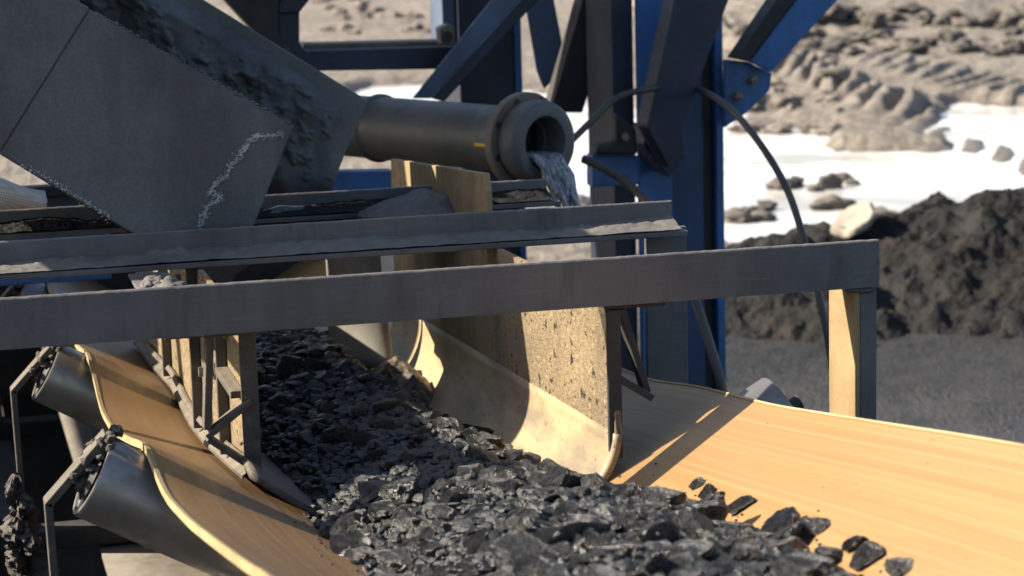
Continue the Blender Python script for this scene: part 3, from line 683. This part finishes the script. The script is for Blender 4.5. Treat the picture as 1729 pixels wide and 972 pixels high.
# ------------------------------------------------------------ the chute
NY, FY = 4.36, 5.0
ch = thing('chute', 'big dark grey steel chute sloping down from upper left, caked inside with wet coal mud', 'chute', (.4, 4.7, 1.45))
def wy(a, b, y=NY): p = WY(a, b, y); return np.array([p[0], y, p[2]])
tr, br = wy(495, 213), wy(386, 490)
sl_t = (wy(150, 15)-wy(495, 213)); sl_t /= np.linalg.norm(sl_t)
seam_t, seam_b = wy(150, 15), wy(-2, 258)
bot_dir = wy(0, 258)-wy(213, 388); bot_dir /= np.linalg.norm(bot_dir)
def ext(p, d, x): return p+d*((x-p[0])/d[0])
MB().prism([tr, seam_t, seam_b, br], (0, .012, 0)).build('near_panel', M['chute'], ch, bevel=.003)
up = [wy(151, 13)+(0, -.004, 0), ext(wy(120, -6), sl_t, .06)+(0, -.004, 0), ext(wy(0, 255), bot_dir, .0)+(0, -.004, 0), wy(-1, 256)+(0, -.004, 0)]
MB().prism(up, (0, .012, 0)).build('upper_panel', M['chute'], ch, bevel=.003)
f1 = lambda a, b: wy(a, b, FY)
ftr, fbr = f1(622, 170), f1(530, 372); fd = f1(345, 0)-f1(622, 170); fd /= np.linalg.norm(fd)
fbr2 = ftr+(fbr-ftr)*1.15
ftl = ext(ftr, fd, .30); fbl = ftl+(fbr2-ftr)
MB().prism([ftr, ftl, fbl, fbr2], (0, .012, 0)).build('far_panel', M['chute'], ch, bevel=.003)
nb, nb2 = ext(br, bot_dir, br[0]-.02), ext(br, bot_dir, .0)
fl = [nb+(0, .014, .004), nb2+(0, .014, .004), np.array([fbl[0]-.35, FY-.002, fbl[2]+.25]), np.array([fbr2[0]-.02, FY-.002, fbr2[2]+.02])]
MB().prism(fl, (0, 0, -.012)).build('floor_plate', M['dark'], ch)
# caked mud on the inside of the far panel, leaving the outer corner of the steel clean
def cake():
    e1 = fd; L1 = np.linalg.norm(ftl-ftr); e2 = (fbr2-ftr); L2 = np.linalg.norm(e2); e2 = e2/L2; P = []
    us = np.linspace(0, L1, 190); vs = np.linspace(0, L2, 120)
    for u in us:
        row = []
        for v in vs:
            edge = sst(.0, .1, u+.55*(v-.06)+.05*float(fbm(u*9, v*9, 3, 5)))*sst(.005, .06, v-.006+.02*float(fbm(u*14, v*14, 2, 8)))
            r = float(fbm(u*11, v*11, 5, 15, .6)); rid = abs(float(fbm(u*6+3, v*6, 3, 19)))
            d = -.006+edge*(.03+.13*max(0, r+.06)+.09*rid)
            q = ftr+e1*u+e2*v; row.append((q[0], FY-d, q[2]))
        P.append(row)
    return MB().grid(P).build('caked_mud', M['cake'], ch, smooth=60)
cake()
# pale dried splashes on the near panel
def splash():
    mb = MB(); r_ = random.Random(4)
    path = [(480, 226), (455, 230), (430, 228), (415, 245), (405, 262), (390, 280), (380, 298), (362, 310), (355, 325), (375, 335), (352, 345), (345, 365), (335, 384)]
    path2 = [(35, 280), (60, 290), (90, 305), (110, 320), (140, 338), (165, 352), (185, 366)]
    for pth, dens, sc_ in ((path, 60, .24), (path2, 30, .2)):
        for (a, b), (c, d) in zip(pth[:-1], pth[1:]):
            for k in range(dens):
                u = r_.random(); q = wy(a+(c-a)*u+r_.gauss(0, 5)*r_.random(), b+(d-b)*u+r_.gauss(0, 5)*r_.random()); s = sc_*r_.uniform(.0012, .0055)*(1.6 if r_.random() < .15 else 1)
                n = 9; ph = r_.uniform(0, 6); el_ = r_.uniform(.45, 1); ang = r_.uniform(.5, 1.4)
                pp = []
                for i in range(n):
                    t_ = 2*math.pi*i/n; rr = s*(1+.45*math.sin(t_*2+ph)+.3*r_.random()); ux, uz = rr*math.cos(t_)*el_, rr*math.sin(t_)*1.3
                    pp.append(q+np.array([ux*math.cos(ang)+uz*math.sin(ang), -.0005, -ux*math.sin(ang)+uz*math.cos(ang)]))
                mb.prism(pp, (0, -.0015-.0004*r_.random(), 0))
    mb.build('dried_splash', M['splash'], ch)['kind'] = 'stuff'
splash()
# unseen hopper, spout and box, added above the picture to shade pipe and beams
hb = [(-1.3, 5.55), (.45, 5.55), (.55, 7.3), (-1.3, 7.3)]; tb = [(-1.6, 5.8), (.6, 5.8), (.75, 7.6), (-1.6, 7.6)]
MB().box((.1, 5.08, 2.34), (.56, 5.6, 3.1)).build('shade_spout', M['chute'], ch)
v = [(x, y, 2.0) for x, y in hb]+[(x, y, 3.2) for x, y in tb]
MB().add(v, [(0, 1, 5, 4), (1, 2, 6, 5), (2, 3, 7, 6), (3, 0, 4, 7), (0, 3, 2, 1)]).build('shade_hopper', M['chute'], ch)
for x, y in ((-1.2, 5.6), (-1.2, 7.2)): MB().box((x-.06, y-.06, 0), (x+.06, y+.06, 2.05)).build('leg', M['dark'], ch)
MB().add([(x, y, z) for z in (1.985, 2.16) for x, y in ((-.45, 4.38), (.3, 4.38), (.3, 4.95), (-.45, 4.95))], [(0, 1, 5, 4), (1, 2, 6, 5), (2, 3, 7, 6), (3, 0, 4, 7), (4, 5, 6, 7), (3, 2, 1, 0)]).build('shade_box', M['chute'], ch)  # unseen box added to throw shade on the crossbeams
# crusty rim along the near panel's top edge
pts = [(tr+sl_t*random.uniform(.0, .42)+np.array([0, random.uniform(0, .012), random.uniform(-.003, .003)]), random.uniform(.0012, .0032)) for _ in range(260)]
lumps_mesh(pts, 1, 8).build('crusted_rim', M['chute'], ch, smooth=60)['kind'] = 'stuff'
# sack under the chute
P = []
for u in np.linspace(0, 1, 24):
    P.append([(-.16+.42*u, 5.3-.03*math.sin(v*3.1), 1.60-.10*u+.13*(v-.5)*(1-.75*u)+.006*math.sin(u*14+v*5)) for v in np.linspace(0, 1, 14)])
single(MB().grid(P), 'woven_sack', M['sack'], 'white woven mesh sack showing under the lower left edge of the chute', 'sack', smooth=60, solid=.03)

# ------------------------------------------------------------ discharge pipe and its water
pa, pb = WY(560, 209, 6.02), WY(880, 237, 5.35)
pa = pa+(pa-pb)*.9
pd = (pb-pa)/np.linalg.norm(pb-pa)
pp = thing('discharge_pipe', 'grey flanged iron pipe with a yellow paint dash, pouring water from its open end', 'pipe', pb)
PR = .0785; LP = np.linalg.norm(pb-pa)
MB().lathe(pa, pd, [(0, 0), (0, PR), (LP-.002, PR)], 48).build('tube', M['pipe'], pp, smooth=40)
q = WY(658, 218, 5.85); s0 = (q-pa)@pd
MB().lathe(pa+pd*(s0-.012), pd, [(0, PR-.001), (.004, PR+.005), (.012, PR+.008), (.02, PR+.005), (.024, PR-.001)], 48).build('weld_ring', M['pipe'], pp, smooth=50)
fg = MB().lathe(pb, pd, [(0, PR-.002), (0, .112), (.003, .114), (.021, .114), (.024, .112), (.024, .05)], 56).build('flange', M['flange'], pp, smooth=30)
a_ = np.cross(pd, (0, 0, 1)); a_ /= np.linalg.norm(a_); b_ = np.cross(pd, a_)
for k in range(8):
    an = 2*math.pi*(k+.4)/8; c_ = pb+pd*.0245+.098*(math.cos(an)*a_+math.sin(an)*b_)
    MB().lathe(c_, pd, [(0, 0), (0, .0085), (.0008, .0085), (.0008, 0)], 14).build('bolt_hole', M['dark'], fg)
MB().lathe(pb+pd*.0245, pd, [(0, .05), (0, .092), (.01, .097), (.03, .098), (.045, .098), (.058, .094), (.064, .084), (.062, .062), (.05, .057), (-.03, .056)], 56).build('spout', M['pipe'], pp, smooth=45)
MB().lathe(pb-pd*.03, pd, [(0, 0), (0, .055)], 40).build('bore', M['dark'], pp)
yp = []
for s_ in np.linspace(-.078, -.004, 8):
    yp.append([pb+pd*s_+(PR+.0008)*(math.cos(t_)*np.array([0, 0, 1])+math.sin(t_)*np.cross(pd, (0, 0, 1))) for t_ in np.linspace(1.60, 1.70, 5)])
MB().grid(yp).build('paint_mark', M['yellow'], pp)
# water: a sheet of strands arching out of the bore
mo = pb+pd*.075; mb = MB(); r_ = random.Random(3)
side = np.cross(pd, (0, 0, 1)); side /= np.linalg.norm(side)
for k in range(24):
    o = side*r_.uniform(-.040, .040); h0 = -.046+.010*r_.random()+abs(o@side)*.35; v = r_.uniform(.42, .66); path = []; rr = []
    T_ = r_.uniform(.12, .18)
    for i in range(14):
        t_ = T_*i/13; path.append(mo-pd*.06*(1-i/13)*(i < 2)+o*(1-.2*i/13)+pd*v*t_+np.array([0, 0, h0-4.9*t_*t_])+.003*np.array([math.sin(i+k), math.cos(i*1.3+k), 0])); rr.append(.0085*(1-.3*i/13)*r_.uniform(.8, 1.2))
    mb.tube(path, [q*.95 for q in rr], 8)
single(mb, 'water_jet', M['jet'], 'murky water spilling out of the open pipe end', 'water', kind=None, smooth=70)

# ------------------------------------------------------------ hoses
def spline(P, n=12):
    P = [np.array(p, float) for p in P]; P = [2*P[0]-P[1]]+P+[2*P[-1]-P[-2]]; out = []
    for i in range(1, len(P)-2):
        for u in np.linspace(0, 1, n, endpoint=False):
            a, b, c, d = P[i-1:i+3]; out.append(.5*(2*b+(c-a)*u+(2*a-5*b+4*c-d)*u*u+(3*b-3*c+d-a)*u**3))
    out.append(P[-2]); return out
hp = [(940, 262, 6.2), (1000, 203, 6.25), (1040, 166, 6.3), (1095, 150, 6.32), (1150, 146, 6.45), (1190, 155, 6.3), (1240, 190, 6.0), (1290, 252, 5.8), (1330, 322, 5.7), (1356, 400, 5.6), (1385, 510, 5.5), (1403, 605, 5.45), (1412, 720, 5.4), (1412, 900, 5.4)]
single(MB().tube(spline([WY(a, b, y) for a, b, y in hp]), .0095, 12), 'rubber_hose', M['hose'], 'brown rubber hose arching over from the column down to the right post', 'hose', 'hoses at the tower', smooth=60)
hp = [(985, 268, 6.3), (1020, 284, 6.25), (1060, 310, 6.2), (1100, 350, 6.1), (1150, 430, 5.9), (1172, 500, 5.8), (1195, 570, 5.7), (1218, 650, 5.6), (1240, 760, 5.6)]
single(MB().tube(spline([WY(a, b, y) for a, b, y in hp]), .0125, 12), 'rubber_hose', M['hose'], 'dark rubber hose sagging from the clamp behind the pipe to beside the belt edge', 'hose', 'hoses at the tower', smooth=60)

# ------------------------------------------------------------ grey apron hanging behind the coal
P = []
for u in np.linspace(0, 1, 20):
    x0 = WY(552+90*u, 500, 4.95)[0]
    P.append([(x0+.01*v*math.sin(u*3), 4.95-.10*math.sin(u*math.pi*.6)*v**2-.02*v, 1.46-.29*v) for v in np.linspace(0, 1, 16)])
single(MB().grid(P), 'rubber_apron', M['apron'], 'pale grey rubber apron curtain hanging over the coal between the skirtboards', 'apron', smooth=60, solid=.012)

# ------------------------------------------------------------ coal on the belt
def coal_top(x, y):
    bt = crest(y)-DEP
    back = sst(3.6, 4.8, y)
    cx = .80-.03*back
    T = .030+.012*back+(.082+.012*back)*(1-((x-cx)/(.255-.03*back))**2)
    T = T-.016*(1-sst(3.2, 3.6, y))-.020*sst(2.9, 3.25, y)*sst(.76, .90, x)-.034*sst(3.2, 3.9, y)*sst(.78, .95, x)-.012*sst(3.3, 3.9, y)+.022*fbm(x*7, y*5, 3, 91)+.016*fbm(x*16, y*14, 2, 92)
    return bt+T
def make_coal():
    def proto(seed, sub):
        r = np.random.default_rng(seed); bm = bmesh.new(); bmesh.ops.create_icosphere(bm, subdivisions=sub, radius=1)
        nn = r.normal(size=(13, 3)); nn /= np.linalg.norm(nn, axis=1)[:, None]; dd = r.uniform(.62, 1.0, 13)
        off = Vector(r.uniform(0, 50, 3)); sx = np.array([r.uniform(.95, 1.35), r.uniform(.75, 1.05), r.uniform(.55, .85)])
        V = []
        for q in bm.verts:
            d = np.array(q.co); c = nn@d; k = c > .05
            rr = min(1.25, float(np.min(np.where(k, dd/np.where(k, c, 1), 9))))
            rr *= 1+.10*mn.noise(Vector(d*2.2)+off)+.055*mn.noise(Vector(d*6)+off)
            V.append(d*rr*sx)
        F_ = [tuple(v.index for v in f.verts) for f in bm.faces]; bm.free(); return np.array(V), F_
    protos = [proto(100+i, 4) for i in range(12)]; small = [proto(300+i, 2) for i in range(10)]
    mes = []
    for i, (V, F_) in enumerate(protos):
        me = bpy.data.meshes.new('coal_lump'); me.from_pydata(V.tolist(), [], F_); me.materials.append(M['coal'])
        me.polygons.foreach_set('use_smooth', [True]*len(F_)); me.set_sharp_from_angle(angle=rad(28)); mes.append(me)
    # scatter
    pts = []
    r = np.random.default_rng(5)
    cells = {}
    def ok(x, y, rad_, f):
        i, j = int(x/.05), int(y/.05)
        for a in (i-1, i, i+1):
            for b in (j-1, j, j+1):
                for p, q, c in cells.get((a, b), ()):
                    if (p-x)**2+(q-y)**2 < (f*(c+rad_))**2: return False
        return True
    tries = 0
    def inside(x, y):
        if y > 3.42 and x > .90: return False
        if y > 3.5 and x < .585: return False
        return coal_top(x, y) > belt_z(x, y)-.004
    while tries < 120000 and len(pts) < 4600:
        tries += 1
        y = 2.0+(5.25-2.0)*r.random()**1.0; x = r.uniform(.5, 1.06)
        big = .0128 if y < 3.3 else .0095
        rad_ = float(np.clip(r.gamma(2.6, big/2.6), .005, .026))
        if not inside(x, y): continue
        if ok(x, y, rad_, .66 if tries < 70000 else .52): pts.append((x, y, rad_)); cells.setdefault((int(x/.05), int(y/.05)), []).append((x, y, rad_))
    out = []
    for x, y, rr in pts:
        z = max(float(coal_top(x, y)), float(belt_z(x, y))+.25*rr)+rr*r.uniform(.15, .75)
        out.append((np.array([x, y, z]), rr))
    # strays on the bare right wing, and the row of big ones along the heap's right foot
    stray = []
    for a, b, rr in [(1195, 838, .020), (1163, 862, .026), (1108, 842, .020), (1090, 870, .03), (1250, 862, .018), (1235, 905, .027), (1310, 905, .036), (1370, 902, .026), (1350, 930, .022), (1470, 945, .026), (1440, 925, .02), (1180, 820, .014), (1040, 850, .03), (985, 830, .028), (940, 800, .024), (865, 770, .026), (805, 745, .034), (812, 785, .03), (880, 790, .03), (778, 722, .020), (745, 715, .018), (1520, 968, .02), (1405, 950, .024), (860, 830, .03), (800, 812, .022), (905, 900, .03), (1010, 905, .034)]:
        d = ray(a, b); t_ = np.arange(1.8, 6, .002); Q = C0+t_[:, None]*d
        zz = np.maximum(coal_top(Q[:, 0], Q[:, 1]), belt_z(Q[:, 0], Q[:, 1])); k = np.argmax(Q[:, 2] < zz)
        q = Q[k]; rr *= .74; stray.append((q+np.array([0, 0, rr*.3]), rr))
    rest, alls = [], []
    for q, rr in out:
        _px, _py = to_px(q[0], q[1], q[2]); vis = -40 < _px < 1760 and 500 < _py < 1010
        dist = np.linalg.norm(q-C0); alls.append((rr/dist*(1 if vis else .05), q, rr))
    alls.sort(key=lambda a: -a[0])
    chosen = [(q, rr, 1) for q, rr in stray]+[(q, rr, 0) for _, q, rr in alls[:296-len(stray)]]
    rest = [(q, rr) for _, q, rr in alls[296-len(stray):]]
    for q, rr, st in chosen:
        o = bpy.data.objects.new('coal_lump', mes[r.integers(12)]); COL.objects.link(o)
        o.location = q; o.rotation_euler = (r.uniform(-.6, .6), r.uniform(-.6, .6), r.uniform(0, 6.28)); o.scale = (rr*1.12,)*3
        lab = 'angular glossy black coal lump on top of the sunlit near part of the heap' if q[1] < 3.25 else 'wet black coal lump in the shaded middle part of the heap, among others alike'
        grp = 'sunlit coal lumps on the belt' if q[1] < 3.25 else 'shaded coal lumps on the belt'
        tag(o, lab, 'coal lump', grp)
    # everything smaller, with the bed under it
    mb = MB(); V, F_ = [], []; k = 0
    def put(q, s, i):
        nonlocal k
        v, f = small[i]; a = r.uniform(0, 6.28, 3); ca, sa, cb, sb = math.cos(a[0]), math.sin(a[0]), math.cos(a[1]*.2-.6), math.sin(a[1]*.2-.6)
        Rm = np.array([[ca, -sa, 0], [sa, ca, 0], [0, 0, 1]])@np.array([[1, 0, 0], [0, cb, -sb], [0, sb, cb]])
        V.append((v*s)@Rm.T+q); F_.append(np.array(f)+k); k += len(v)
    for q, rr in rest: put(q, rr*1.1, r.integers(10))
    n = 0
    while n < 5200:
        y = 1.5+3.8*r.random(); x = r.uniform(.46, 1.10)
        d_ = float(coal_top(x, y)-belt_z(x, y))
        if y > 3.42 and not (.50 < x < .93): continue
        if d_ < -.022+.012*r.random(): continue
        s = r.uniform(.004, .012) if d_ > 0 else r.uniform(.0025, .007)
        put(np.array([x, y, max(float(coal_top(x, y)), float(belt_z(x, y)))+s*.4]), s, r.integers(10)); n += 1
    for _ in range(260):      # grit strewn on the bare belt and the lips
        y = r.uniform(1.9, 3.6); x = r.choice([r.uniform(.5, .6), r.uniform(.47, .6), 1.0+abs(r.normal(0, .025))])
        s = r.uniform(.0010, .0028); z = float(belt_z(x, y))
        put(np.array([x, y, z+s*.5+(.02 if (x < .6 and y > 3.5) else 0)]), s, r.integers(10))
    V = np.concatenate(V); F_ = np.concatenate(F_)
    xs = np.linspace(.46, 1.1, 90); ys = np.linspace(.6, 5.6, 420); G = []
    for y in ys: G.append([(x, y, min(float(coal_top(x, y))-.010, float(belt_z(x, y))+.3) if True else 0) for x in xs])
    mb.v = [tuple(q) for q in V.tolist()]; mb.f = [tuple(q) for q in F_.tolist()]; mb.grid(G)
    o = mb.build('coal_bed', M['coalbed'], None, smooth=32)
    tag(o, 'bed of small coal and fines under the larger lumps on the belt', 'coal', None, 'stuff')
make_coal()
# heap of wet fines slumping off the right skirtboard under the chute mouth
def slump(cx, cy, rx, ry, h, z0, seed, n=60):
    P = []
    for u in np.linspace(-1, 1, n):
        row = []
        for v in np.linspace(-1, 1, n):
            d = math.hypot(u, v); k = max(0., 1-d); x, y = cx+rx*u, cy+ry*v
            k = max(0., 1-d*d)**1.6; z = z0+h*k*(1+.9*float(fbm(x*14, y*14, 4, seed)))+.012*float(fbm(x*30, y*30, 3, seed+3))-(.03 if d > .95 else 0); row.append((x, y, z))
        P.append(row)
    return MB().grid(P)
M['grit'] = coal_mat('sunlit_gold_grit', (.03, .026, .022), (.2, .5), (.22, .165, .10), (95, 300, 30), (1.0, .006))  # gold tint paints sunlight on to the coal fines
single(slump(.935, 4.70, .10, .36, .085, 1.105, 33, 130), 'coal_slump', M['grit'], 'wet clump of fine coal slumped against the right skirtboard, with golden sunlight tinted in', 'coal clump', smooth=40)
single(slump(.96, 4.62, .13, .10, .04, 1.530, 37), 'coal_spill', M['dirt2'], 'small spill of coal grit at the foot of the sunlit plate on the rear crossbeams', 'coal spill', smooth=50)
single(slump(.72, 4.78, .12, .09, .02, 1.528, 38), 'coal_spill', M['cake'], 'black wet spill lying on the rear angle beam under the chute mouth', 'coal spill', smooth=50)

# ------------------------------------------------------------ coal pile on the right, slab, clods
def gh(x, y): return float(ground_h(np.array([[float(x)]]), np.array([[float(y)]]))[0][0, 0])
def pile():
    xs = np.linspace(3.0, 8.2, 460); ys = np.linspace(9.2, 12.9, 320); X_, Y_ = np.meshgrid(xs, ys, indexing='ij')
    d = np.sqrt(((X_-5.3)/1.95)**2+((Y_-11.0)/1.62)**2)
    h = .52*(1-np.clip(d, 0, 2)**1.25)
    d2 = np.sqrt(((X_-3.95)/.75)**2+((Y_-10.55)/1.0)**2); h = np.maximum(h, .40*(1-d2**1.5))
    h = h+.30*fbm(X_*1.5, Y_*1.5, 3, 101)*sst(-.1, .4, h)+.10*fbm(X_*4, Y_*4, 3, 103, .6)+.22*np.abs(fbm(X_*4.2, Y_*4.2, 6, 105, .62))-.03
    h = np.maximum(h, -.25)-.02
    return MB().grid(np.stack([X_, Y_, h], -1))
single(pile(), 'coal_pile', M['heap'], 'broad heap of black lumpy coal fines on the ground behind the right post', 'coal pile', smooth=50)
def blob(q, r, seed, sub=2, sq=(1, 1, .7), amp=.4):
    mb = lumps_mesh([((0, 0, 0), 1)], sub, seed, amp); mb.v = [(q[0]+v[0]*r*sq[0], q[1]+v[1]*r*sq[1], q[2]+v[2]*r*sq[2]) for v in mb.v]; return mb
c = WY(1442, 374, 10.9)
mb = MB(); m_, r_ = [], random.Random(2)
for i in range(22):
    a = 2*math.pi*i/22; m_.append(c+.8*np.array([.125*math.cos(a)*(1+.12*math.sin(3*a)+.1*math.sin(5*a)), .16*math.sin(a), .07*math.cos(a)+.025*math.sin(a)-.02]))
mb.prism(m_, (0, -.01, .05)); single(mb, 'stone_slab', M['slab'], 'pale flat stone slab lying on top of the coal pile above the crossbeam end', 'stone slab', bevel=.015)
n = 0; r_ = random.Random(12)
def clod(px, py, r, lab, grp, mt='clod'):
    g = WG(px, py); z = gh(g[0], g[1]); global n; n += 1
    single(blob((g[0], g[1], max(z, 0)+r*.25), r, 700+n, 2, (r_.uniform(.9, 1.5), r_.uniform(.8, 1.2), r_.uniform(.6, .95))), 'mud_clod', M[mt], lab, 'mud clod', grp, smooth=60)
for px in range(1378, 1760, 26):
    clod(px+r_.uniform(-6, 6), 56+r_.uniform(-5, 5), r_.uniform(.11, .20), 'rounded mud clod in the row along the far track at top right', 'mud clods of the far row', 'darkclod')
for i in range(46):
    px = r_.uniform(1255, 1740); clod(px, 88+r_.uniform(-16, 22), r_.uniform(.05, .14), 'dark mud clod in the broken band below the far row at top right', 'mud clods of the dark band', 'darkclod')
for i in range(36):
    clod(r_.uniform(520, 770), r_.uniform(8, 70), r_.uniform(.04, .10), 'mud clod on the sunlit ground seen through the frame left of the navy column', 'mud clods seen through the frame')
for px, py in ((1258, 362), (1275, 358), (1294, 354), (1320, 318), (1345, 314), (1372, 322), (1400, 318), (1288, 372), (1245, 374), (1424, 304), (1440, 312), (1405, 352), (1390, 392)):
    clod(px, py, r_.uniform(.04, .08), 'dark lump of mud sticking out of the white puddle', 'mud lumps in the puddle', 'darkclod')
for i in range(30):
    clod(r_.uniform(1240, 1420), r_.uniform(120, 230), r_.uniform(.04, .10), 'small mud clod beside the tyre track', 'mud clods beside the tyre track')
